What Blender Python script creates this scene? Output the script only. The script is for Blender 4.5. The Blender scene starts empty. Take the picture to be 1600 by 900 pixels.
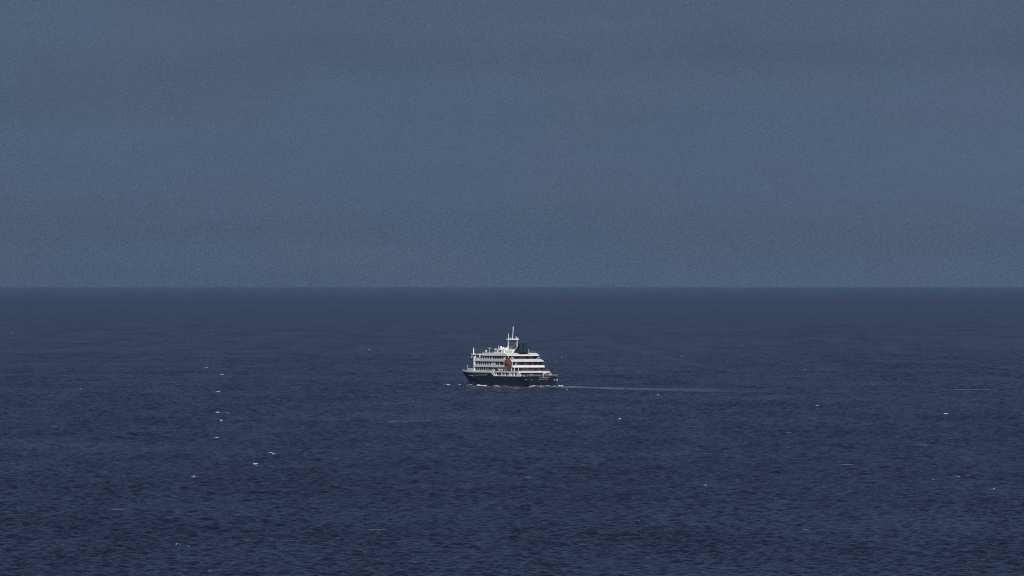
import bpy, bmesh, math, random
import numpy as np
from mathutils import Vector

random.seed(7)
RNG = np.random.default_rng(11)
scene = bpy.context.scene
C = scene.collection

# ------------------------------------------------------------------ camera, sky, sun, exposure
FPX = 19530.0            # focal length in pixels of a 1600 px wide frame
CAM_H = 49.55            # height of the cliff-top viewpoint above the water
SEA_R = 600000.0         # distance of the sea horizon
SUN_ELEV, SUN_AZ = 36.0, 182.0      # degrees; azimuth clockwise from +Y (sun behind the viewer)

cam_d = bpy.data.cameras.new('camera')
cam = bpy.data.objects.new('camera', cam_d)
C.objects.link(cam)
cam.location = (0, 0, CAM_H)
cam.rotation_euler = (math.radians(90) - CAM_H / SEA_R + 5e-5, 0, 0)
cam_d.sensor_width = 36.0
cam_d.lens = 36.0 * FPX / 1600.0
cam_d.clip_start = 5.0
cam_d.clip_end = 2000000.0
scene.camera = cam

world = bpy.data.worlds.new('World')
scene.world = world
world.use_nodes = True
wn, wl = world.node_tree.nodes, world.node_tree.links
wn.clear()
w_out = wn.new('ShaderNodeOutputWorld')
w_bg = wn.new('ShaderNodeBackground')
w_bg.inputs['Strength'].default_value = 0.1
wl.new(w_bg.outputs[0], w_out.inputs['Surface'])
sky = wn.new('ShaderNodeTexSky')
sky.sky_type = 'NISHITA'
sky.sun_disc = False
sky.sun_elevation = math.radians(SUN_ELEV)
sky.sun_rotation = math.radians(SUN_AZ)
sky.air_density = 1.0
sky.dust_density = 1.0
tc = wn.new('ShaderNodeTexCoord')
def wmap(scale):
    m = wn.new('ShaderNodeMapping'); m.inputs['Scale'].default_value = scale
    wl.new(tc.outputs['Generated'], m.inputs['Vector']); return m.outputs[0]
def wnoise(vec, detail=3.0, rough=0.5):
    n = wn.new('ShaderNodeTexNoise'); n.inputs['Scale'].default_value = 1.0
    n.inputs['Detail'].default_value = detail; n.inputs['Roughness'].default_value = rough
    wl.new(vec, n.inputs['Vector']); return n.outputs['Fac']
def wmath(op, a, b):
    n = wn.new('ShaderNodeMath'); n.operation = op
    for i, v in enumerate((a, b)):
        if isinstance(v, (int, float)): n.inputs[i].default_value = v
        else: wl.new(v, n.inputs[i])
    return n.outputs[0]
# the low overcast deck: slate blue, long soft bands, finer mottling
bands = wnoise(wmap((9, 9, 150)), 3.0, 0.45)
patch = wnoise(wmap((70, 70, 90)), 2.0, 0.5)
def wrot(sc, rot):
    m = wn.new('ShaderNodeMapping'); m.inputs['Scale'].default_value = (sc, sc, sc); m.inputs['Rotation'].default_value = rot
    wl.new(tc.outputs['Generated'], m.inputs['Vector']); return m.outputs[0]
fine = wmath('MULTIPLY', wmath('ADD', wnoise(wrot(8800, (0.7, 0.4, 0.3)), 0.0), wnoise(wrot(12300, (0.2, 1.1, 0.9)), 0.0)), 0.5)
v = wmath('MULTIPLY', wmath('SUBTRACT', bands, 0.5), 0.42)
v = wmath('ADD', v, wmath('MULTIPLY', wmath('SUBTRACT', patch, 0.5), 0.10))
v = wmath('ADD', v, wmath('MULTIPLY', wmath('SUBTRACT', fine, 0.5), 1.0))
v = wmath('ADD', v, 1.0)
# one darker cloud bank a degree above the horizon, broken along its length
sep = wn.new('ShaderNodeSeparateXYZ'); wl.new(tc.outputs['Generated'], sep.inputs[0])
zz = sep.outputs['Z']
wob = wmath('MULTIPLY', wmath('SUBTRACT', wnoise(wmap((45, 45, 30)), 2.0), 0.5), 0.007)
bd = wmath('DIVIDE', wmath('SUBTRACT', wmath('ADD', zz, wob), 0.0186), 0.0022)
bank = wmath('POWER', 2.718, wmath('MULTIPLY', wmath('MULTIPLY', bd, bd), -1.0))
bank = wmath('MULTIPLY', bank, wmath('MULTIPLY', wnoise(wmap((30, 30, 60)), 2.0), 0.17))
v = wmath('SUBTRACT', v, bank)
hue = wn.new('ShaderNodeMix'); hue.data_type = 'RGBA'
wl.new(wnoise(wmap((55, 55, 120)), 1.0), hue.inputs['Factor'])
hue.inputs[6].default_value = (0.56, 1.05, 1.78, 1)
hue.inputs[7].default_value = (0.70, 1.02, 1.72, 1)
up = wn.new('ShaderNodeMapRange'); up.inputs['From Min'].default_value = 0.025; up.inputs['From Max'].default_value = 0.30
wl.new(zz, up.inputs['Value'])
hue2 = wn.new('ShaderNodeMix'); hue2.data_type = 'RGBA'
wl.new(up.outputs[0], hue2.inputs['Factor']); wl.new(hue.outputs[2], hue2.inputs[6])
hue2.inputs[7].default_value = (0.51, 0.71, 1.66, 1)
clo = wn.new('ShaderNodeVectorMath'); clo.operation = 'SCALE'
wl.new(hue2.outputs[2], clo.inputs[0]); wl.new(v, clo.inputs['Scale'])
mix = wn.new('ShaderNodeMix'); mix.data_type = 'RGBA'
mix.inputs['Factor'].default_value = 0.965
wl.new(sky.outputs[0], mix.inputs[6]); wl.new(clo.outputs[0], mix.inputs[7])
wl.new(mix.outputs[2], w_bg.inputs['Color'])

sun_d = bpy.data.lights.new('sun', 'SUN')
sun_d.energy = 4.3
sun_d.angle = math.radians(1.0)
sun_d.color = (1.0, 0.965, 0.92)
sun = bpy.data.objects.new('sun', sun_d)
C.objects.link(sun)
az, el = math.radians(SUN_AZ), math.radians(SUN_ELEV)
to_sun = Vector((math.sin(az) * math.cos(el), math.cos(az) * math.cos(el), math.sin(el)))
sun.rotation_euler = to_sun.to_track_quat('Z', 'Y').to_euler()

scene.view_settings.view_transform = 'Standard'
scene.view_settings.look = 'None'
scene.view_settings.exposure = 0.0
scene.view_settings.gamma = 1.0
scene.cycles.volume_bounces = 1
scene.cycles.max_bounces = 6
scene.cycles.filter_width = 0.9

# ------------------------------------------------------------------ helpers
def ground(px, py):
    """the point of the sea that the photograph shows at (px, py)"""
    D = 1.0 / ((py - 450.0) / (FPX * CAM_H) + 1.0 / SEA_R)
    return (px - 800.0) / FPX * D, D

def tag(o, label=None, cat=None, group=None, kind=None):
    for k, val in (('label', label), ('category', cat), ('group', group), ('kind', kind)):
        if val: o[k] = val
    return o

def new_mat(name, col, rough=0.5, metal=0.0, var=0.06, scale=0.6):
    m = bpy.data.materials.new(name); m.use_nodes = True
    nt = m.node_tree; b = nt.nodes['Principled BSDF']
    b.inputs['Roughness'].default_value = rough
    b.inputs['Metallic'].default_value = metal
    n = nt.nodes.new('ShaderNodeTexNoise'); n.inputs['Scale'].default_value = scale
    n.inputs['Detail'].default_value = 5
    t = nt.nodes.new('ShaderNodeTexCoord'); nt.links.new(t.outputs['Object'], n.inputs['Vector'])
    mx = nt.nodes.new('ShaderNodeMix'); mx.data_type = 'RGBA'
    mx.inputs[6].default_value = tuple(c * (1 - 3 * var) for c in col) + (1,)
    mx.inputs[7].default_value = tuple(min(1, c * (1 + 2 * var)) for c in col) + (1,)
    nt.links.new(n.outputs['Fac'], mx.inputs['Factor'])
    nt.links.new(mx.outputs[2], b.inputs['Base Color'])
    return m

WHITE = new_mat('white_paint', (0.70, 0.70, 0.69), 0.45, var=0.07)
GREYWALL = new_mat('grey_white_wall', (0.58, 0.60, 0.62), 0.5, var=0.08, scale=1.2)
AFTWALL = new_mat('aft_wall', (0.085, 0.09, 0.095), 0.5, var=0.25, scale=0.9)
NAVY = new_mat('navy_hull', (0.004, 0.0065, 0.022), 0.6, var=0.10, scale=0.3)
FUNNEL = new_mat('funnel_paint', (0.002, 0.008, 0.022), 0.7, var=0.1)
GLASS = new_mat('dark_glass', (0.004, 0.005, 0.007), 0.5)
ORANGE = new_mat('orange_hull', (0.18, 0.046, 0.030), 0.5, var=0.12, scale=1.5)
DARK = new_mat('dark_rubber', (0.03, 0.032, 0.038), 0.6)
STEEL = new_mat('grey_steel', (0.28, 0.30, 0.33), 0.5)
LETTER = new_mat('pale_lettering', (0.34, 0.35, 0.40), 0.5)
EMBLEM = new_mat('white_emblem', (0.78, 0.79, 0.82), 0.5)

def obj(name, bm, mat, parent=None, smooth=False):
    bmesh.ops.recalc_face_normals(bm, faces=bm.faces)
    me = bpy.data.meshes.new(name); bm.to_mesh(me); bm.free()
    me.materials.append(mat)
    if smooth: me.polygons.foreach_set('use_smooth', [True] * len(me.polygons))
    o = bpy.data.objects.new(name, me); C.objects.link(o)
    if parent: o.parent = parent
    return o

def box(bm, x0, x1, y0, y1, z0, z1):
    vs = [bm.verts.new((x, y, z)) for z in (z0, z1) for x, y in ((x0, y0), (x1, y0), (x1, y1), (x0, y1))]
    for f in ((0, 3, 2, 1), (4, 5, 6, 7), (0, 1, 5, 4), (1, 2, 6, 5), (2, 3, 7, 6), (3, 0, 4, 7)):
        bm.faces.new([vs[i] for i in f])

def prism(bm, bot, z0, z1, top=None):
    top = top or bot
    a = [bm.verts.new((x, y, z0)) for x, y in bot]
    b = [bm.verts.new((x, y, z1)) for x, y in top]
    n = len(a)
    bm.faces.new(a[::-1]); bm.faces.new(b)
    for i in range(n):
        j = (i + 1) % n
        bm.faces.new((a[i], a[j], b[j], b[i]))

def side_prism(bm, pts, y0, y1):
    """outline in x,z pushed from y0 to y1"""
    a = [bm.verts.new((x, y0, z)) for x, z in pts]
    b = [bm.verts.new((x, y1, z)) for x, z in pts]
    n = len(a)
    bm.faces.new(a); bm.faces.new(b[::-1])
    for i in range(n):
        j = (i + 1) % n
        bm.faces.new((a[i], b[i], b[j], a[j]))

def tube(bm, p, q, r, r2=None, n=8):
    p, q = Vector(p), Vector(q); d = (q - p).normalized()
    u = d.orthogonal().normalized(); w = d.cross(u)
    r2 = r if r2 is None else r2
    A = [bm.verts.new(p + (u * math.cos(k * 2 * math.pi / n) + w * math.sin(k * 2 * math.pi / n)) * r) for k in range(n)]
    B = [bm.verts.new(q + (u * math.cos(k * 2 * math.pi / n) + w * math.sin(k * 2 * math.pi / n)) * r2) for k in range(n)]
    bm.faces.new(A[::-1]); bm.faces.new(B)
    for k in range(n):
        bm.faces.new((A[k], A[(k + 1) % n], B[(k + 1) % n], B[k]))

def ball(bm, c, r, sx=1, sy=1, sz=1, seg=12):
    ret = bmesh.ops.create_uvsphere(bm, u_segments=seg, v_segments=seg // 2 + 2, radius=r)
    for vtx in ret['verts']:
        vtx.co = Vector((vtx.co.x * sx + c[0], vtx.co.y * sy + c[1], vtx.co.z * sz + c[2]))

# ------------------------------------------------------------------ the sea
WAVES = []
for lam0, n, slope in ((1.5, 20, 0.17), (2.8, 24, 0.20), (5.2, 20, 0.095), (9.5, 12, 0.026), (19.0, 10, 0.015), (44.0, 8, 0.009)):
    for k in range(n):
        lam = lam0 * 2 ** RNG.uniform(0, 1)
        th = math.radians(-62) + RNG.normal(0, 0.95)
        kk = 2 * math.pi / lam
        amp = slope * math.sqrt(2.0 / n) / kk
        WAVES.append((lam, kk * math.cos(th), kk * math.sin(th), amp, RNG.uniform(0, 2 * math.pi), math.cos(th), math.sin(th)))

def gust(x, y):
    return (0.86 + 0.16 * np.sin(x * 0.011 + y * 0.0021 + 1.0) * np.sin(y * 0.0043 - x * 0.006)
            + 0.14 * np.sin(y * 0.0125 + x * 0.017 + 2.0))

def surface(x, y, spacing):
    x = np.asarray(x, np.float64); y = np.asarray(y, np.float64)
    z = np.zeros_like(x); dx = np.zeros_like(x); dy = np.zeros_like(x)
    for lam, kx, ky, a, ph, cx, cy in WAVES:
        w = np.clip((lam / spacing - 2.2) / 1.6, 0, 1)
        if not np.any(w): continue
        arg = kx * x + ky * y + ph
        s, c = np.sin(arg), np.cos(arg)
        z += a * w * s
        dx -= 0.85 * a * w * c * cx
        dy -= 0.85 * a * w * c * cy
    g = gust(x, y)
    return z * g, dx * g, dy * g

def build_sea():
    fan = np.linspace(-0.050, 0.050, 760)
    coarse = np.concatenate([np.linspace(-math.pi, -0.3, 16)[:-1], np.linspace(-0.3, -0.050, 14)[:-1]])
    ang = np.concatenate([coarse, fan, -coarse[::-1]])     # from +Y
    rows = [60.0]
    while rows[-1] < 2060: rows.append(rows[-1] * 1.16)
    rows[-1] = 2060.0
    while rows[-1] < 9500: rows.append(rows[-1] * 1.0003)
    while rows[-1] < 24000: rows.append(rows[-1] * 1.0008)
    while rows[-1] < SEA_R / 1.05: rows.append(rows[-1] * 1.03)
    rows.append(SEA_R)
    R = np.array(rows)
    nr, nc = len(R), len(ang)
    rr, aa = np.meshgrid(R, ang, indexing='ij')
    X = rr * np.sin(aa); Y = rr * np.cos(aa)
    dr = np.gradient(R)[:, None] * np.ones((1, nc))
    da = rr * np.abs(np.gradient(ang))[None, :]
    Z = np.zeros_like(X)
    step = 400
    for i in range(0, nr, step):
        s = slice(i, i + step)
        z, dx, dy = surface(X[s], Y[s], np.maximum(dr[s], da[s]))
        Z[s] = z; X[s] += dx; Y[s] += dy
    co = np.stack([X, Y, Z], -1).reshape(-1, 3)
    nv = len(co)
    co = np.vstack([co, [[0, 0, 0]]]).astype(np.float32)
    idx = np.arange(nv).reshape(nr, nc)
    q = np.stack([idx[:-1, :-1], idx[:-1, 1:], idx[1:, 1:], idx[1:, :-1]], -1)[:, :, ::-1].reshape(-1, 4)
    fan_t = np.stack([np.full(nc - 1, nv), idx[0, 1:], idx[0, :-1]], -1)
    me = bpy.data.meshes.new('sea')
    me.vertices.add(len(co)); me.vertices.foreach_set('co', co.ravel())
    loops = np.concatenate([q.ravel(), fan_t.ravel()]).astype(np.int32)
    me.loops.add(len(loops)); me.loops.foreach_set('vertex_index', loops)
    starts = np.concatenate([np.arange(len(q)) * 4, len(q) * 4 + np.arange(len(fan_t)) * 3]).astype(np.int32)
    me.polygons.add(len(starts)); me.polygons.foreach_set('loop_start', starts)
    me.polygons.foreach_set('use_smooth', np.ones(len(starts), bool))
    me.update(calc_edges=True)
    m = bpy.data.materials.new('sea_water'); m.use_nodes = True
    nt = m.node_tree; N, L = nt.nodes, nt.links
    b = N['Principled BSDF']
    b.inputs['IOR'].default_value = 1.333
    b.inputs['Roughness'].default_value = 0.16
    geo = N.new('ShaderNodeNewGeometry')
    def noise(sc, det=2.0, out='Fac'):
        mp = N.new('ShaderNodeMapping'); mp.inputs['Scale'].default_value = sc
        L.new(geo.outputs['Position'], mp.inputs['Vector'])
        n = N.new('ShaderNodeTexNoise'); n.inputs['Scale'].default_value = 1; n.inputs['Detail'].default_value = det
        L.new(mp.outputs[0], n.inputs['Vector']); return n.outputs[out]
    def vm(op, a, b_, s=None):
        n = N.new('ShaderNodeVectorMath'); n.operation = op
        for i, v_ in enumerate((a, b_)):
            if v_ is None: continue
            if isinstance(v_, tuple): n.inputs[i].default_value = v_
            else: L.new(v_, n.inputs[i])
        if s is not None: n.inputs['Scale'].default_value = s
        return n.outputs[0]
    # ripples too small for the mesh: random tilt of the normal
    t1 = vm('MULTIPLY', vm('SUBTRACT', noise((1.1, 1.5, 1.1), 3.0, 'Color'), (0.5, 0.5, 0.5)), (0.9, 1.1, 0.0))
    t2 = vm('MULTIPLY', vm('SUBTRACT', noise((0.16, 0.10, 0.2), 2.0, 'Color'), (0.5, 0.5, 0.5)), (0.1, 0.15, 0.0))
    t3 = vm('MULTIPLY', vm('SUBTRACT', noise((0.55, 0.22, 0.3), 3.0, 'Color'), (0.5, 0.5, 0.5)), (0.4, 1.0, 0.0))
    # beyond the modelled waves the swell itself is sub-pixel: fold its slopes into the ripples
    ln = N.new('ShaderNodeVectorMath'); ln.operation = 'LENGTH'; L.new(geo.outputs['Position'], ln.inputs[0])
    mr = N.new('ShaderNodeMapRange'); mr.inputs['From Min'].default_value = 2500; mr.inputs['From Max'].default_value = 14000
    mr.inputs['To Min'].default_value = 1.0; mr.inputs['To Max'].default_value = 4.5
    L.new(ln.outputs['Value'], mr.inputs['Value'])
    sc_ = N.new('ShaderNodeVectorMath'); sc_.operation = 'SCALE'
    t4 = vm('MULTIPLY', vm('SUBTRACT', noise((0.03, 0.0022, 0.01), 4.0, 'Color'), (0.5, 0.5, 0.5)), (0.12, 0.25, 0.0))
    L.new(vm('ADD', vm('ADD', vm('ADD', t1, t2), t3), t4), sc_.inputs[0]); gs = N.new('ShaderNodeMapRange'); gs.inputs['From Min'].default_value = 0.3; gs.inputs['From Max'].default_value = 0.7
    gs.inputs['To Min'].default_value = 0.35; gs.inputs['To Max'].default_value = 1.8
    L.new(noise((0.055, 0.0035, 0.01), 5.0), gs.inputs['Value'])
    gm = N.new('ShaderNodeMath'); gm.operation = 'MULTIPLY'; L.new(mr.outputs[0], gm.inputs[0]); L.new(gs.outputs[0], gm.inputs[1])
    L.new(gm.outputs[0], sc_.inputs['Scale'])
    nn = vm('NORMALIZE', vm('ADD', geo.outputs['Normal'], sc_.outputs[0]), None)
    L.new(nn, b.inputs['Normal'])
    mx = N.new('ShaderNodeMix'); mx.data_type = 'RGBA'
    L.new(noise((0.006, 0.0016, 0.01), 3.0), mx.inputs['Factor'])
    mx.inputs[6].default_value = (0.0058, 0.0082, 0.0130, 1)
    mx.inputs[7].default_value = (0.0066, 0.0078, 0.0170, 1)
    L.new(mx.outputs[2], b.inputs['Base Color'])
    me.materials.append(m)
    o = bpy.data.objects.new('sea', me); C.objects.link(o)
    tag(o, kind='structure')
build_sea()

# ------------------------------------------------------------------ haze over the water
bm = bmesh.new()
box(bm, -610000, 610000, -610000, 610000, -12.0, 50.2)
hz = bpy.data.materials.new('haze'); hz.use_nodes = True
hz.node_tree.nodes.clear()
ho = hz.node_tree.nodes.new('ShaderNodeOutputMaterial')
hv = hz.node_tree.nodes.new('ShaderNodeVolumePrincipled')
hv.inputs['Color'].default_value = (0.55, 0.80, 1.0, 1)
hv.inputs['Density'].default_value = 1.2e-5
hv.inputs['Anisotropy'].default_value = 0.65
hz.node_tree.links.new(hv.outputs[0], ho.inputs['Volume'])
haze = obj('haze', bm, hz)
tag(haze, kind='stuff')

# ------------------------------------------------------------------ the ship
TH = math.atan2(0.9135, 0.4067)
SX, SD = ground(785.0, 602.0)
ship = bpy.data.objects.new('cruise_ship', None); C.objects.link(ship)
ship.location = (SX, SD, 0)
ship.rotation_euler = (0, 0, math.pi - TH)      # local +X is the bow, +Y port
tag(ship, 'small expedition cruise ship with navy hull, white decks and dark twin funnels', 'ship')

def hw(x, z):
    """half width of the hull at station x and height z"""
    t = max(0.0, min(1.0, z / 7.0))
    xb = 39 + 11 * t ** 1.1
    s = max(0.0, min(1.0, (xb - x) / (38 - 8 * t)))
    w = 8.8 * (1 - (1 - s) ** (1.7 + 0.12 * t))
    if x < -28:
        q = (-28 - x) / 22
        w *= 1 - (0.21 * (1 - t) ** 1.3 + 0.01) * q * q
    return w

def xstem(z):
    t = max(0.0, min(1.0, z / 7.0)); return 39 + 11 * t ** 1.1

def hull_shell(bm, zs, xa, ns=44, xend=None):
    """skin between heights zs from the aft end xa(z) to the stem, closed top and ends"""
    sides = {}
    for sg in (1, -1):
        g = []
        for z in zs:
            row = []
            for k in range(ns + 1):
                f = k / ns
                x0 = xa(z); x1 = xstem(z)
                x = x0 + (x1 - x0) * f
                row.append(bm.verts.new((x, sg * hw(x, z), z)))
            g.append(row)
        sides[sg] = g
        for i in range(len(zs) - 1):
            for k in range(ns):
                bm.faces.new((g[i][k], g[i][k + 1], g[i + 1][k + 1], g[i + 1][k]))
    P, S = sides[1], sides[-1]
    for i in range(len(zs) - 1):
        bm.faces.new((P[i][0], P[i + 1][0], S[i + 1][0], S[i][0]))
    for k in range(ns):
        bm.faces.new((P[-1][k], P[-1][k + 1], S[-1][k + 1], S[-1][k]))
        bm.faces.new((P[0][k], S[0][k], S[0][k + 1], P[0][k + 1]))
    bmesh.ops.remove_doubles(bm, verts=bm.verts, dist=0.001)

bm = bmesh.new()
hull_shell(bm, [-3, -1.5, 0, 1, 2, 3, 4, 5.0], lambda z: -48.6 - 1.4 * max(0, min(1, z / 5)))
hull_shell(bm, [5.0, 5.9, 6.75], lambda z: -9.6 + 3.2 * (z - 5.0) / 1.75, 30)
hull = obj('hull', bm, NAVY, ship)

# white bulwark cap along the forecastle, chamfer and promenade sill
bm = bmesh.new()
hull_shell(bm, [6.752, 7.1, 7.45], lambda z: -6.4, 30)
for sg in (1, -1):
    side_prism(bm, [(-5.6, 6.752), (-9.2, 5.0), (-10.6, 5.0), (-10.6, 5.45), (-8.2, 7.45), (-5.6, 7.45)], sg * 8.60, sg * 8.86)
    side_prism(bm, [(-10.6, 5.004), (-42.5, 5.004), (-44.5, 5.35), (-10.6, 5.35)], sg * 8.60, sg * 8.86)
obj('bulwark', bm, WHITE, ship)

# main deck house behind the promenade (z 5.0 to 6.9) with its white posts
bm = bmesh.new()
box(bm, -36.0, -9.0, -8.2, 8.2, 5.003, 6.9)
house = obj('main_deck_house', bm, GREYWALL, ship)
for sg in (1, -1):
    for x, w in ((-11.3, .5), (-18.2, .45), (-22.2, .3), (-27.2, .3), (-29.0, 2.1), (-33.6, 1.5), (-37.6, 1.3)):
        bm = bmesh.new(); box(bm, x - w / 2, x + w / 2, sg * 8.25, sg * 8.62, 5.35, 6.88); obj('post', bm, WHITE, house)
    bm = bmesh.new(); side_prism(bm, [(-38.5, 5.36), (-42.8, 5.36), (-40.2, 6.88), (-38.5, 6.88)], sg * 8.3, sg * 8.62); obj('side_screen', bm, WHITE, house)
for sg in (1, -1):
    for k in range(9):
        x = -12.8 - k * 2.75
        bm = bmesh.new(); box(bm, x - 0.85, x + 0.85, sg * 8.1, sg * 8.24, 5.5, 6.6)
        obj('window', bm, GLASS, house)

def outline(xf, xa, y, bay=None, nose=2.0):
    """plan of a deck: rounded front, square stern, lifeboat bays on both sides"""
    half = [(xf + nose, 0), (xf + nose * 0.85, y * 0.45), (xf, y * 0.8), (xf - 2.0, y)]
    if bay:
        x0, x1, yi = bay
        half += [(x0, y), (x0, yi), (x1, yi), (x1, y)]
    half += [(xa + 1.2, y), (xa, y - 0.9)]
    other = [(x_, -y_) for x_, y_ in half[::-1] if y_ > 0]
    return half + other

BAY = (-22.0, -31.0, 5.6)
# deck slabs and bulwarks; each is a white band round the ship
bm = bmesh.new()
prism(bm, outline(-4.5, -40.7, 8.8, nose=0.5), 6.9, 7.62)
band1 = obj('deck_band', bm, WHITE, ship)
bm = bmesh.new()
prism(bm, outline(18.4, -34.2, 8.85, BAY), 9.50, 10.55, outline(18.4, -33.4, 8.85, BAY))
obj('deck_band', bm, WHITE, ship)
bm = bmesh.new()
prism(bm, outline(16.8, -32.0, 8.85, BAY), 12.40, 12.95)
prism(bm, outline(10.0, -32.0, 8.852, BAY), 12.952, 13.70, outline(10.0, -28.4, 8.85, (-22, -27.4, 5.6)))
obj('deck_band', bm, WHITE, ship)
# roof: thin over the bridge, thick behind it
bm = bmesh.new()
prism(bm, outline(7.5, -27.2, 8.9, nose=1.0), 15.2, 15.7)
prism(bm, outline(7.3, -27.1, 8.88, nose=1.0), 15.703, 16.75, outline(7.3, -23.4, 8.7, nose=1.0))
roof = obj('roof', bm, WHITE, ship)
bm = bmesh.new()
prism(bm, [(17.6, -9.5), (17.9, 0), (17.6, 9.5), (14.6, 9.5), (13.4, 8.9), (8.8, 8.9), (8.8, -8.9), (13.4, -8.9), (14.6, -9.5)], 15.65, 16.2)
bridge = obj('bridge_roof', bm, WHITE, ship)

# walls of the three cabin decks
bm = bmesh.new()
fr = lambda xf, xa, y: outline(xf, xa, y, None)
prism(bm, outline(17.8, -6.2, 8.4), 7.453, 9.498)
prism(bm, [(-5.0, -6.2), (-5.0, 6.2), (-31.6, 6.2), (-31.6, -6.2)], 7.63, 9.497)
prism(bm, outline(17.2, -21.8, 8.4), 10.553, 12.398)
prism(bm, [(-21.0, -5.4), (-21.0, 5.4), (-29.6, 5.4), (-29.6, -5.4)], 10.556, 12.397)
prism(bm, outline(8.4, -21.8, 8.4), 13.703, 15.198)
prism(bm, [(-21.0, -5.4), (-21.0, 5.4), (-25.0, 5.4), (-25.0, -5.4)], 13.706, 15.197)
cab = obj('cabin_walls', bm, GREYWALL, ship)
# after ends of each deck, set back under the overhang
bm = bmesh.new()
box(bm, -32.4, -31.2, -8.5, 8.4, 7.625, 9.49)
box(bm, -30.3, -29.3, -8.5, 8.4, 10.56, 12.39)
box(bm, -25.6, -24.6, -8.5, 8.4, 13.71, 15.19)
box(bm, -37.2, -36.0, -8.4, 8.2, 5.01, 6.89)
obj('after_walls', bm, AFTWALL, ship)
# bridge front and sides
bm = bmesh.new()
prism(bm, outline(16.4, 9.0, 8.75), 12.953, 14.2)
obj('bridge_front', bm, WHITE, ship)
for sg in (1, -1):
    bm = bmesh.new()
    side_prism(bm, [(8.2, 14.2), (9.0, 14.2), (9.3, 15.64), (8.2, 15.64)], sg * 8.5, sg * 8.9)
    obj('bridge_pillar', bm, WHITE, ship)
    bm = bmesh.new(); box(bm, 14.2, 14.9, sg * 8.3, sg * 8.7, 14.2, 15.64); obj('bridge_pillar', bm, WHITE, ship)
    bm = bmesh.new(); box(bm, -21.9, -21.4, sg * 8.3, sg * 8.75, 10.56, 12.39); obj('post', bm, WHITE, ship)
bm = bmesh.new()
prism(bm, outline(13.8, 9.6, 8.2), 14.203, 15.64)
obj('bridge_window', bm, GLASS, ship)

# windows of the port and starboard sides
def xpos(X): return (760.1 - X) / 1.261
rows = ((8.4, 7.85, 9.4, 1.45, (739.6, 743, 746.2, 749.4, 752.8, 756.2, 759.7, 763.2, 766.0)),
        (8.4, 10.75, 12.35, 1.6, (744.0, 747.6, 751, 754.4, 757.8, 761.3, 765, 774.8, 777.8, 781.9, 784.6)),
        (8.4, 13.8, 15.15, 1.7, (750.9, 754.5, 758.1, 761.8, 765.7, 770.2, 773.6, 777.2, 780.6, 784.3)))
for y, z0, z1, w, xs in rows:
    for X in xs:
        x = xpos(X)
        ww = w * (1.0 if X < 768 else 1.25)
        for sg in (1, -1):
            bm = bmesh.new(); box(bm, x - ww / 2, x + ww / 2, sg * (y - 0.06), sg * (y + 0.03), z0, z1)
            obj('window', bm, GLASS, cab)
# the after windows and doors
for (xw, z0, z1, ys) in ((-32.4, 7.9, 9.2, (6.6, 4.4, -1.2, -3.8, -7.4)), (-30.3, 10.8, 12.2, (7.2, 5.4, 2.8, -1.6, -4.8, -7.2)), (-25.6, 13.9, 15.0, (6.8, 3.2, -2.4, -6.2))):
    for yy in ys:
        bm = bmesh.new(); box(bm, xw - 0.04, xw + 0.1, yy - 0.75, yy + 0.75, z0, z1)
        obj('door', bm, GLASS, ship)
# posts under the after overhangs
for x, z0, z1 in ((-33.6, 7.62, 9.5), (-31.4, 10.56, 12.4), (-26.4, 13.7, 15.2)):
    for yy in (8.3, 6.0):
        bm = bmesh.new(); tube(bm, (x, yy, z0), (x, yy, z1), 0.13)
        obj('post', bm, WHITE, ship)
# window recess on the promenade: light frames
for x in (-6.6, -8.2, -12.0):
    bm = bmesh.new(); box(bm, x - 0.25, x + 0.25, 6.21, 6.5, 7.63, 9.49); obj('post', bm, GREYWALL, ship)
bm = bmesh.new(); box(bm, -9.2, -6.3, 8.2, 8.6, 7.63, 8.4); obj('deck_screen', bm, GREYWALL, ship)

# wings of the bridge, their fairing and top post
for sg in (1, -1):
    bm = bmesh.new()
    prism(bm, [(15.4, sg * 8.3), (16.4, sg * 8.2), (16.4, sg * 8.75), (15.4, sg * 8.75)], 7.46, 15.6,
          [(15.2, sg * 8.45), (16.2, sg * 8.3), (16.2, sg * 8.95), (15.2, sg * 8.95)])
    obj('wing_fairing', bm, WHITE, ship)
    bm = bmesh.new()
    tube(bm, (15.4, sg * 9.05, 16.2), (15.4, sg * 9.05, 18.6), 0.36, 0.32, 10)
    tube(bm, (15.4, sg * 9.05, 18.6), (15.4, sg * 9.05, 19.3), 0.2, 0.12, 8)
    obj('wing_post', bm, WHITE, ship)
    bm = bmesh.new()
    box(bm, 15.6, 16.2, sg * 9.6, sg * 10.3, 14.2, 15.1)
    tube(bm, (15.9, sg * 9.2, 15.3), (15.9, sg * 10.0, 14.9), 0.08)
    obj('searchlight', bm, STEEL, ship)

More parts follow.
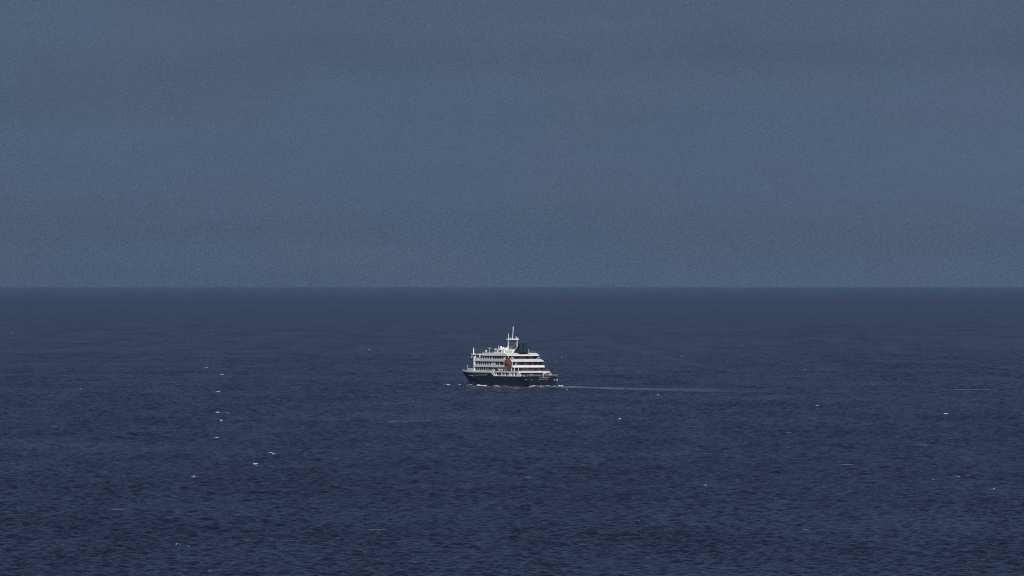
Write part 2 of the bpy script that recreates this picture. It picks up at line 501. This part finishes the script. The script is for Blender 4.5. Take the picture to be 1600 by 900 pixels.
# small house, domes and scanners on the roof
bm = bmesh.new()
prism(bm, [(3.6, -3.2), (3.6, 3.2), (-9.5, 3.4), (-9.5, -3.4)], 16.753, 18.4, [(1.4, -2.6), (1.4, 2.6), (-9.0, 3.2), (-9.0, -3.2)])
prism(bm, [(0.8, -2.2), (0.8, 2.2), (-3.0, 2.4), (-3.0, -2.4)], 18.403, 19.3, [(0.2, -1.8), (0.2, 1.8), (-2.8, 2.0), (-2.8, -2.0)])
th = obj('top_house', bm, WHITE, ship)
for x, y in ((0.9, 3.12), (-3.2, 3.22), (-4.9, 3.26)):
    bm = bmesh.new(); box(bm, x - 0.55, x + 0.55, y - 0.3, y + 0.12, 17.1, 18.0)
    obj('window', bm, GLASS, th)
for x, y, z, r in ((-1.5, 1.4, 19.6, 0.55), (-5.6, 2.0, 18.9, 0.7), (-6.4, -1.8, 18.9, 0.6), (9.4, 4.8, 17.55, 0.5)):
    bm = bmesh.new(); ball(bm, (x, y, z), r); tube(bm, (x, y, z - 1.2), (x, y, z), r * 0.35)
    obj('satellite_dome', bm, WHITE, ship, True)
for x, y, z0, z1, w in ((4.6, 5.0, 16.75, 18.9, 1.0), (5.8, 1.5, 16.75, 18.2, 0.8), (4.4, 1.9, 16.75, 18.5, 0.7)):
    bm = bmesh.new(); tube(bm, (x, y, z0), (x, y, z1), 0.2)
    box(bm, x - 0.2, x + 0.2, y - w, y + w, z1, z1 + 0.35)
    obj('radar', bm, STEEL, ship)
for x, y, z0, z1 in ((0.0, 2.0, 19.2, 20.6), (2.2, 3.0, 16.75, 18.9), (-8.0, 3.0, 18.4, 19.8), (-2.6, -1.6, 19.3, 20.2)):
    bm = bmesh.new(); tube(bm, (x, y, z0), (x, y, z1), 0.13, 0.08)
    obj('antenna', bm, WHITE, ship)

# lattice mast with its yard and pole
MX = -12.7
bm = bmesh.new()
box(bm, MX - 0.9, MX + 0.9, -3.1, 3.1, 23.3, 23.85)
mast = obj('mast', bm, WHITE, ship)
for dx, y in ((0.5, 2.35), (-0.6, 2.45), (0.5, -2.2), (-0.6, -2.3)):
    bm = bmesh.new(); tube(bm, (MX + dx, y, 16.75), (MX + dx, y * 0.98, 23.3), 0.14, 0.12)
    obj('leg', bm, WHITE, mast)
bm = bmesh.new()
for z in (18.6, 20.1, 21.6):
    box(bm, MX - 0.12, MX + 0.1, -2.2, 2.3, z, z + 0.13)
tube(bm, (MX, -2.2, 18.6), (MX, 2.3, 20.1), 0.06); tube(bm, (MX, 2.3, 18.6), (MX, -2.2, 21.6), 0.06)
obj('brace', bm, STEEL, mast)
bm = bmesh.new(); tube(bm, (MX, 0, 23.85), (MX, -0.2, 27.0), 0.22, 0.2); tube(bm, (MX, -0.2, 27.0), (MX, -0.3, 29.9), 0.2, 0.24)
obj('pole', bm, WHITE, mast)
for y, z1, r in ((2.3, 26.6, 0.16), (1.0, 24.6, 0.2), (-1.9, 25.0, 0.28), (-2.8, 24.6, 0.14)):
    bm = bmesh.new(); tube(bm, (MX, y, 23.85), (MX, y, z1), r, r * 0.6)
    obj('antenna', bm, WHITE, mast)
bm = bmesh.new(); prism(bm, [(-9.4, -2.9), (-9.4, 2.9), (-18.5, 2.9), (-18.5, -2.9)], 16.76, 17.9)
obj('mast_house', bm, WHITE, ship)

# twin funnels
for yc in (1.2, -1.2):
    bm = bmesh.new()
    prof = [(-18.6, 16.76), (-26.6, 16.76), (-26.2, 19.4), (-25.9, 20.9), (-25.4, 21.5), (-24.8, 21.6), (-24.2, 21.2), (-23.4, 20.3), (-21.2, 18.4)]
    n_ = len(prof); A_, B_ = [], []
    for x, z in prof:
        hw_ = 1.15 - 0.78 * (max(0, z - 16.76) / 4.84) ** 2
        A_.append(bm.verts.new((x, yc - hw_, z))); B_.append(bm.verts.new((x, yc + hw_, z)))
    bm.faces.new(A_); bm.faces.new(B_[::-1])
    for k in range(n_): bm.faces.new((A_[k], B_[k], B_[(k + 1) % n_], A_[(k + 1) % n_]))
    f = obj('funnel', bm, FUNNEL, ship)
    md = f.modifiers.new('bevel', 'BEVEL'); md.width = 0.2; md.segments = 2
bm = bmesh.new(); box(bm, -26.0, -20.5, -2.3, 2.3, 16.755, 18.2)
obj('funnel_casing', bm, FUNNEL, ship)
bm = bmesh.new(); tube(bm, (-27.6, -2.2, 16.75), (-27.4, -2.2, 18.8), 0.16)
obj('vent_pipe', bm, STEEL, ship)

# davits of the lifeboat bay
def davit(x, side):
    bm = bmesh.new()
    pts = [(x, 6.2 * side, 10.6), (x, 7.2 * side, 13.6), (x, 8.2 * side, 14.5), (x, 8.9 * side, 14.2), (x, 9.1 * side, 13.4)]
    for a, b_ in zip(pts, pts[1:]): tube(bm, a, b_, 0.16)
    obj('davit', bm, WHITE, ship)
    bm = bmesh.new()
    pts = [(x, 8.6 * side, 7.6), (x, 8.7 * side, 8.6), (x, 8.2 * side, 9.4), (x, 7.2 * side, 9.9), (x, 6.2 * side, 9.9)]
    for a, b_ in zip(pts, pts[1:]): tube(bm, a, b_, 0.15)
    obj('davit', bm, WHITE, ship)
for s_ in (1, -1):
    davit(-22.6, s_); davit(-30.6 if s_ > 0 else -26.2, s_)

# hull marks: bow emblem, faint lettering, fairleads, transom lettering
def skin(x, z, out=0.05): return hw(x, z) + out
def hull_bar(bm, p, q, wdt, out=0.06, n=6):
    for k in range(n):
        f0, f1 = k / n, (k + 1) / n
        a = (p[0] + (q[0] - p[0]) * f0, p[1] + (q[1] - p[1]) * f0)
        b_ = (p[0] + (q[0] - p[0]) * f1, p[1] + (q[1] - p[1]) * f1)
        vs = []
        dx, dz = q[0] - p[0], q[1] - p[1]; l = math.hypot(dx, dz); nx, nz = -dz / l * wdt / 2, dx / l * wdt / 2
        for (x, z), s_ in ((a, 1), (b_, 1), (b_, -1), (a, -1)):
            xx, zz = x + nx * s_, z + nz * s_
            vs.append(bm.verts.new((xx, skin(xx, zz, out), zz)))
        bm.faces.new(vs)
def solve_x(X, z):
    """hull station that the photograph shows at pixel column X"""
    u = X - 785.0
    best = min((abs(-x * 1.261 - 2.832 * hw(x, z) - u), x) for x in np.arange(-20, 44, 0.25))
    return float(best[1])
bm = bmesh.new()
hull_bar(bm, (solve_x(730.5, 6.3), 6.4), (solve_x(731.8, 5.3), 5.0), 0.7)
hull_bar(bm, (solve_x(731.8, 5.3), 5.15), (solve_x(739.5, 5.2), 5.15), 0.5)
hull_bar(bm, (solve_x(739.5, 5.2), 5.2), (solve_x(740.6, 4.0), 4.1), 0.22)
obj('bow_emblem', bm, EMBLEM, hull)
X = 742.0
while X < 761:
    x = solve_x(X, 5.6); bm = bmesh.new()
    hgt = random.choice((0.5, 0.75, 0.75, 0.9))
    hull_bar(bm, (x, 5.1), (x - 0.01, 5.1 + hgt), 0.28, n=2)
    if random.random() < 0.6: hull_bar(bm, (x, 5.1 + hgt), (x - 0.8, 5.1 + hgt), 0.16, n=2)
    obj('letter', bm, LETTER, hull)
    X += 1.35
def transom_x(z): return -48.6 - 1.4 * max(0, min(1, z / 5)) - 0.05
for zc, y0, y1, st in ((4.55, 1.6, -3.6, 0.62), (3.75, 1.1, -2.9, 0.55)):
    y = y0
    while y > y1:
        h_ = random.choice((0.30, 0.42, 0.42)); bm = bmesh.new()
        box(bm, transom_x(zc) - 0.06, transom_x(zc) + 0.15, y - random.choice((0.1, 0.18)), y + 0.1, zc - h_ / 2, zc + h_ / 2)
        obj('letter', bm, LETTER, hull)
        y -= st
for y in (-6.3, -7.4, -8.1):
    bm = bmesh.new(); box(bm, transom_x(3.5) - 0.07, transom_x(3.5) + 0.2, y - 0.2, y + 0.2, 3.0, 3.9)
    obj('fairlead', bm, LETTER, hull)
for x in (-46.8, -48.3):
    bm = bmesh.new(); box(bm, x - 0.3, x + 0.3, skin(x, 3.6, -0.3), skin(x, 3.6, 0.05), 3.2, 4.1)
    obj('fairlead', bm, LETTER, hull)
for y, z in ((6.0, 3.5), (2.0, 3.5)):
    bm = bmesh.new(); box(bm, transom_x(z) - 0.06, transom_x(z) + 0.2, y - 0.12, y + 0.12, z - 0.4, z + 0.4)
    obj('fairlead', bm, LETTER, hull)

# railings
def rail(path, h=1.0, step=1.6, mat=STEEL, r=0.035):
    bm = bmesh.new()
    for a, b_ in zip(path, path[1:]):
        a, b_ = Vector(a), Vector(b_); L_ = (b_ - a).length; n = max(1, int(L_ / step))
        for k in range(n + 1):
            p = a + (b_ - a) * k / n
            tube(bm, p, p + Vector((0, 0, h)), r, n=4)
        for hh in (h, h * 0.5):
            tube(bm, a + Vector((0, 0, hh)), b_ + Vector((0, 0, hh)), r, n=4)
    return obj('railing', bm, mat, ship)
rail([(x, skin(x, 7.4, -0.3), 7.45) for x in (18, 24, 30, 36, 42, 47)])
rail([(x, -skin(x, 7.4, -0.3), 7.45) for x in (18, 24, 30, 36, 42, 47)])
rail([(-41, 8.3, 5.0), (-49.6, 8.3, 5.0), (-49.6, -8.3, 5.0), (-41, -8.3, 5.0)], 1.05, r=0.05)
rail([(8, 8.4, 16.75), (-22, 8.4, 16.75)], 0.9)
rail([(8, -8.4, 16.75), (-22, -8.4, 16.75)], 0.9)
rail([(-36.2, 8.6, 7.62), (-40.5, 7.8, 7.62), (-40.5, -7.8, 7.62), (-36.2, -8.6, 7.62)], 1.0, r=0.03)
# fore mast and windlass on the forecastle
bm = bmesh.new(); tube(bm, (43.5, 0, 7.45), (43.5, 0, 10.6), 0.14, 0.08); tube(bm, (43.5, -0.8, 9.6), (43.5, 0.8, 9.6), 0.06)
obj('fore_mast', bm, STEEL, ship)
bm = bmesh.new(); tube(bm, (38, -2.2, 8.1), (38, 2.2, 8.1), 0.55); box(bm, 36.6, 39.0, -0.8, 0.8, 7.45, 8.3)
obj('windlass', bm, STEEL, ship)
# crane on the after deck
bm = bmesh.new()
tube(bm, (-44.5, -2.6, 5.0), (-44.5, -2.6, 6.6), 0.2)
tube(bm, (-44.5, -2.6, 6.6), (-44.5, -4.0, 7.0), 0.13); tube(bm, (-44.5, -2.6, 6.6), (-45.0, -6.2, 6.0), 0.13)
obj('crane', bm, WHITE, ship)
bm = bmesh.new()
for x, y, a in ((-41.5, 6.5, 0.9), (-42.0, 3.0, 1.3), (-46.5, 0.8, 0.8)):
    box(bm, x - a / 2, x + a / 2, y - a / 2, y + a / 2, 5.0, 5.0 + a)
obj('deck_locker', bm, STEEL, ship)

# ------------------------------------------------------------------ boats and rafts carried by the ship
def on_ship(name, x, y, z, rz=0):
    o = bpy.data.objects.new(name, None); C.objects.link(o)
    a = math.pi - TH
    o.location = (SX + x * math.cos(a) - y * math.sin(a), SD + x * math.sin(a) + y * math.cos(a), z)
    o.rotation_euler = (0, 0, a + rz)
    return o
def lifeboat(x, y, z, label):
    t = on_ship('lifeboat', x, y, z)
    tag(t, label, 'lifeboat')
    L_, W_ = 7.4, 3.3
    bm = bmesh.new(); n = 14; rings = []
    for i in range(n + 1):
        s = -1 + 2 * i / n; k = max(0.12, (1 - abs(s) ** 3)) ; xx = s * L_ / 2
        pr = [(0, 0.15 * abs(s)), (0.75, 0.35 + 0.1 * abs(s)), (1.0, 1.0), (1.0, 1.7), (0.86, 2.8 - 0.3 * abs(s)), (0.5, 3.5 - 0.4 * abs(s)), (0, 3.7 - 0.5 * abs(s))]
        ring = [bm.verts.new((xx, a_ * W_ / 2 * k, b_)) for a_, b_ in pr] + [bm.verts.new((xx, -a_ * W_ / 2 * k, b_)) for a_, b_ in pr[-2:0:-1]]
        rings.append(ring)
    for r0, r1 in zip(rings, rings[1:]):
        for k in range(len(r0)):
            bm.faces.new((r0[k], r0[(k + 1) % len(r0)], r1[(k + 1) % len(r0)], r1[k]))
    bm.faces.new(rings[0]); bm.faces.new(rings[-1][::-1])
    obj('hull', bm, ORANGE, t)
    bm = bmesh.new(); box(bm, -2.4, -1.2, -0.6, 0.6, 3.2, 4.1); obj('helm_cabin', bm, ORANGE, t)
    for sx in (-1.3, 0.2, 1.5):
        bm = bmesh.new(); box(bm, sx - 0.25, sx + 0.25, 1.0, 1.29, 1.9, 2.3); obj('window', bm, GLASS, t)
    bm = bmesh.new(); tube(bm, (-2.9, 1.0, 1.3), (2.9, 1.0, 1.3), 0.09); obj('fender', bm, DARK, t)
    for sx in (-2.2, 2.2):
        bm = bmesh.new(); tube(bm, (sx, 0, 3.0), (sx, 0, 4.3), 0.05); obj('fall', bm, DARK, t)
lifeboat(-26.4, 8.5, 10.1, 'red-orange enclosed lifeboat hanging in its bay amidships, on the near side of the ship')

def canister(x, label):
    t = on_ship('liferaft_canister', x, 8.2, 7.62); tag(t, label, 'liferaft')
    bm = bmesh.new(); tube(bm, (-0.85, 0, 0.75), (0.85, 0, 0.75), 0.42, n=14); obj('shell', bm, WHITE, t)
    bm = bmesh.new(); box(bm, -0.6, -0.4, -0.35, 0.35, 0, 0.4); box(bm, 0.4, 0.6, -0.35, 0.35, 0, 0.4); obj('cradle', bm, STEEL, t)
canister(-14.6, 'white liferaft canister on the open side deck, the one nearer the bow')
canister(-17.8, 'white liferaft canister on the open side deck, the one nearer the lifeboat')

def dinghy(x, y, rz, label, z=5.02):
    t = on_ship('inflatable_boat', x, y, z, rz); tag(t, label, 'dinghy')
    bm = bmesh.new()
    pts = [(-2.3, 0.75, .35), (1.2, 0.75, .38), (2.1, 0.45, .55), (2.5, 0, .7), (2.1, -0.45, .55), (1.2, -0.75, .38), (-2.3, -0.75, .35)]
    for a, b_ in zip(pts, pts[1:]): tube(bm, a, b_, 0.28)
    obj('tube', bm, DARK, t)
    bm = bmesh.new(); box(bm, -2.2, 1.9, -0.6, 0.6, 0.05, 0.22); obj('floor', bm, STEEL, t)
    bm = bmesh.new(); box(bm, -2.6, -2.2, -0.25, 0.25, 0.2, 1.05); obj('outboard_motor', bm, DARK, t)
dinghy(-44.0, 4.4, 1.4, 'dark inflatable boat on the stern deck, nearest the white deck edge')
dinghy(-47.0, 3.6, 1.5, 'dark inflatable boat on the stern deck, closest to the transom on the left')
dinghy(-46.0, -5.8, 1.7, 'dark inflatable boat on the stern deck beside the small white crane')

# ------------------------------------------------------------------ foam
foam_m = bpy.data.materials.new('foam'); foam_m.use_nodes = True
fb = foam_m.node_tree.nodes['Principled BSDF']; fb.inputs['Roughness'].default_value = 0.8
fb.inputs['Base Color'].default_value = (0.44, 0.48, 0.54, 1)
def lace(name, col, cover, sc):
    m = bpy.data.materials.new(name); m.use_nodes = True
    nt = m.node_tree; N, L = nt.nodes, nt.links; b = N['Principled BSDF']
    b.inputs['Base Color'].default_value = col + (1,); b.inputs['Roughness'].default_value = 0.6
    g = N.new('ShaderNodeNewGeometry'); mp = N.new('ShaderNodeMapping'); mp.inputs['Scale'].default_value = sc
    L.new(g.outputs['Position'], mp.inputs['Vector'])
    n = N.new('ShaderNodeTexNoise'); n.inputs['Scale'].default_value = 1; n.inputs['Detail'].default_value = 5; n.inputs['Roughness'].default_value = .65
    L.new(mp.outputs[0], n.inputs['Vector'])
    r = N.new('ShaderNodeMapRange'); r.inputs['From Min'].default_value = cover; r.inputs['From Max'].default_value = cover + 0.16
    L.new(n.outputs['Fac'], r.inputs['Value'])
    at = N.new('ShaderNodeAttribute'); at.attribute_name = 'foam_amount'
    mu = N.new('ShaderNodeMath'); mu.operation = 'MULTIPLY'
    L.new(r.outputs[0], mu.inputs[0]); L.new(at.outputs['Fac'], mu.inputs[1])
    L.new(mu.outputs[0], b.inputs['Alpha'])
    return m
faint_m = bpy.data.materials.new('thin_foam'); faint_m.use_nodes = True
fb = faint_m.node_tree.nodes['Principled BSDF']; fb.inputs['Roughness'].default_value = 0.7
fb.inputs['Base Color'].default_value = (0.065, 0.08, 0.12, 1)

def local_spacing(D): return D * 0.0003
def height(x, y):
    z, dx, dy = surface(np.array([x]), np.array([y]), np.array([local_spacing(y)]))
    return float(z[0])
def crest(x, y, rng=14.0):
    ys = np.arange(y - rng, y + rng, 0.5)
    z, _, _ = surface(np.full_like(ys, x), ys, np.full_like(ys, local_spacing(y)))
    i = int(np.argmax(z)); return float(ys[i]), float(z[i])

def ridge(bm, cx, cy, z0, half, depth, h, seed, ang=0.0):
    """a broken crest: low lumpy heap of foam, long across and short in depth"""
    r = random.Random(seed); nx, ny = 22, 5
    ph = [r.uniform(0, 6.28) for _ in range(6)]
    ca, sa = math.cos(ang), math.sin(ang); g = []
    for i in range(nx + 1):
        s = -1 + 2 * i / nx
        prof = (1 - s * s) ** 0.35 * (0.72 + 0.25 * math.sin(s * 5 + ph[0]) + 0.25 * math.sin(s * 11 + ph[1]))
        prof = max(0.03, prof); row = []
        for j in range(ny + 1):
            t = -1 + 2 * j / ny
            zz = h * prof * (1 - t * t)
            xl, yl = s * half, t * depth * (0.4 + prof) + depth * 0.5 * math.sin(s * 3 + ph[2])
            row.append(bm.verts.new((cx + xl * ca - yl * sa, cy + xl * sa + yl * ca,
                                     z0 + 0.02 - 0.25 * t ** 4 - 0.5 * s ** 6 + zz + 0.10 * math.sin(s * 4 + ph[3]) * h)))
        g.append(row)
    for i in range(nx):
        for j in range(ny):
            bm.faces.new((g[i][j], g[i + 1][j], g[i + 1][j + 1], g[i][j + 1]))

def cap(X, Y, wpx, hpx, seed, mat, bm=None):
    x, D = ground(X, Y); px = FPX / D
    cy, cz = crest(x, D)
    own = bm is None
    if own: bm = bmesh.new()
    ridge(bm, x, cy, cz, wpx / px / 2 * 0.95, 1.0, hpx / px * 0.48, seed)
    if own:
        return obj('whitecap', bm, mat, None, True)

CAPS = [
 (1478, 647, 12, 2.2, 'bright white crest far out on the right, the widest of the bright breakers there'),
 (422, 708, 7, 2.2, 'larger of the two white breakers side by side left of centre below the ship'),
 (428.5, 709.5, 5, 1.6, 'smaller right hand breaker of the close pair left of centre below the ship'),
 (1102, 758.5, 6, 2.2, 'single bright breaker low on the right half, alone in darker water'),
 (1277, 634.5, 5, 1.8, 'small bright breaker right of the end of the ship wake'),
 (1028, 617, 5, 1.6, 'small breaker just under the ship wake, right of the stern'),
 (969, 654.5, 5, 2.0, 'small slanted breaker in open water below and right of the ship stern'),
 (342, 611.5, 9, 1.4, 'topmost thin white crest in the column of four left of the ship'),
 (340, 643.5, 13, 1.3, 'wide thin crest, second from the top in the column of four left of the ship'),
 (345, 657, 8, 1.2, 'thin white crest, third from the top in the column of four left of the ship'),
 (340, 683.5, 8, 1.5, 'lowest white crest in the column of four left of the ship'),
 (20, 519.5, 5, 1.3, 'small breaker close to the left edge of the view under the horizon'),
 (323, 573.5, 4, 1.3, 'tiny white breaker level with the ship decks, left of the ship'),
 (347, 585, 8, 0.9, 'thin crest left of the ship, just above the waterline level'),
 (877.5, 557.5, 3, 1.3, 'tiny white breaker right beside the ship superstructure'),
 (886.5, 608.5, 3, 1.5, 'tiny bright breaker in the wake right behind the stern'),
 (1065, 556, 4, 1.1, 'tiny slanted breaker between the horizon and the wake, right of the ship'),
 (1256, 577, 4, 1.2, 'small pale breaker right of the ship and above the end of the wake'),
 (125.5, 607.3, 3, 1.1, 'small white speck of foam in the far left of the sea, below ship level'),
 (398, 726.3, 11, 1.0, 'thin slanting foam crest just below the close pair of breakers'),
 (274.5, 851.5, 4, 1.5, 'lowest white breaker, near the bottom left of the sea'),
 (1494.5, 744.6, 5, 1.2, 'left one of two small crests side by side in the lower right'),
 (1513, 743.3, 5, 0.9, 'right one of two small crests side by side in the lower right'),
 (1461, 750.5, 3, 1.2, 'speck of foam just left of and below the two crests in the lower right'),
 (1556, 765.4, 5, 1.0, 'small crest nearest the right edge in the lower right of the sea'),
 (303, 744.6, 7, 0.9, 'thin faint crest below the column of four crests on the left'),
 (577, 545, 3, 1.1, 'tiny breaker at mast height well left of the ship'),
 (858, 655 - 23, 4, 1.0, 'small crest in the water just below the ship stern'),
]
for i, (X, Y, w, h, lab) in enumerate(CAPS):
    o = cap(X, Y, w, h, 100 + i, foam_m)
    tag(o, lab, 'whitecap', 'white breaking crests scattered on the sea')

# foam nobody could count: pale streaks and flecks between the breakers
bm = bmesh.new()
sr = random.Random(5)
for X, Y, w, h in ((622, 658.5, 34, 0.8), (642, 658, 28, 0.7), (667, 657, 22, 0.9), (85, 666.3, 15, 0.9), (1441, 697, 26, 0.9), (470, 702, 40, 0.6),
                   (590, 831.5, 40, 0.8), (430, 538.5, 18, 0.7), (345, 643.6, 34, 0.6), (1158, 539.6, 14, 0.9), (1520, 609, 90, 0.5), (1232, 701.5, 10, 0.9),
                   (1230, 676, 14, 0.7), (1320, 725, 30, 0.7), (180, 797, 30, 0.7), (330, 522.5, 8, 0.9), (95, 505.5, 5, 0.9)):
    cap(X, Y, w, h, int(X), None, bm)
for i, (X, Y, w, h, lab) in enumerate(CAPS):
    cap(X + (i % 3 - 1) * w * 0.5, Y + 0.4, w * 2.4, 0.5, 300 + i, None, bm)
for k in range(40):
    X = sr.uniform(0, 1600); Y = 500 + 400 * sr.random() ** 0.8
    if 715 < X < 885 and Y < 620: continue
    cap(X, Y, sr.choice((2, 3, 5, 9, 14)), sr.uniform(0.5, 0.8), k, None, bm)
o = obj('foam_flecks', bm, faint_m, None, True); tag(o, kind='stuff')

# white water along the hull
def ship_pt(x, y):
    a = math.pi - TH
    return SX + x * math.cos(a) - y * math.sin(a), SD + x * math.sin(a) + y * math.cos(a)
bm = bmesh.new()
a = math.pi - TH
def hull_foam(x, half, h, off=0.7, seed=0, ang=0.0):
    X_, Y_ = ship_pt(x, hw(x, 0) + off)
    ridge(bm, X_, Y_, height(X_, Y_) + 0.1, half, 0.9, h * 1.0, seed, a + ang)
hull_foam(37, 6.0, 0.5, 1.2, 1); hull_foam(31, 4.0, 0.45, 2.0, 2); hull_foam(24, 5, 0.35, 1.6, 3); hull_foam(43, 2.5, 0.35, 5.0, 12)
hull_foam(9, 5, 0.4, 0.6, 4); hull_foam(1, 3, 0.2, 0.9, 5); hull_foam(-14, 5, 0.15, 0.8, 6); hull_foam(-25, 5, 0.1, 0.8, 7)
hull_foam(-38, 7, 0.3, 0.8, 13)
for y, h, sd in ((5.5, 0.3, 8), (2.0, 0.5, 9), (-1.8, 0.4, 10), (-5.6, 0.4, 11)):
    X_, Y_ = ship_pt(-50.6, y)
    ridge(bm, X_, Y_, height(X_, Y_), 2.6, 1.0, h, sd, a + math.pi / 2)
X_, Y_ = ship_pt(-50.0, -9.6)
ridge(bm, X_, Y_, height(X_, Y_), 3.0, 1.2, 0.8, 21, 0.1)
X_, Y_ = ship_pt(38, 14)
ridge(bm, X_, Y_, height(X_, Y_), 2.5, 1.2, 0.5, 22, 0.1)
o = obj('hull_foam', bm, foam_m, None, True); tag(o, kind='stuff')

# the wake: a ribbon lying on the swell
wake_pts = [ground(870, 603.6), ground(905, 605.6), ground(950, 606.8), ground(1000, 608.2), ground(1060, 609.9), ground(1130, 611.5), ground(1210, 613.3)]
def wake():
    P = []
    for (a0, b0), (a1, b1) in zip(wake_pts, wake_pts[1:]):
        n = max(2, int(math.hypot(a1 - a0, b1 - b0) / 1.5))
        for k in range(n): P.append((a0 + (a1 - a0) * k / n, b0 + (b1 - b0) * k / n))
    P.append(wake_pts[-1]); P = np.array(P)
    T = np.gradient(P, axis=0); T /= np.linalg.norm(T, axis=1)[:, None]
    Nn = np.stack([-T[:, 1], T[:, 0]], 1)
    nw = 26; n = len(P)
    s = np.linspace(0, 1, n)
    half = 9 + 18 * s
    c = np.linspace(-1, 1, nw)
    XX = P[:, 0][:, None] + Nn[:, 0][:, None] * c[None, :] * half[:, None]
    YY = P[:, 1][:, None] + Nn[:, 1][:, None] * c[None, :] * half[:, None]
    z, dx, dy = surface(XX, YY, 0.0003 * YY)
    co = np.stack([XX + dx, YY + dy, z + 0.4], -1).reshape(-1, 3)
    idx = np.arange(n * nw).reshape(n, nw)
    q = np.stack([idx[:-1, :-1], idx[1:, :-1], idx[1:, 1:], idx[:-1, 1:]], -1).reshape(-1, 4)
    me = bpy.data.meshes.new('wake'); me.from_pydata(co.tolist(), [], q.tolist())
    me.polygons.foreach_set('use_smooth', [True] * len(q))
    at = me.attributes.new('foam_amount', 'FLOAT', 'POINT')
    d = ((1 - s) ** 0.8)[:, None] * (1 - np.abs(c) ** 3)[None, :]
    at.data.foreach_set('value', d.ravel().astype(np.float32))
    me.materials.append(lace('wake_foam', (0.115, 0.155, 0.21), 0.36, (0.22, 0.12, 0.2)))
    o = bpy.data.objects.new('wake', me); C.objects.link(o)
    tag(o, kind='stuff')
wake()
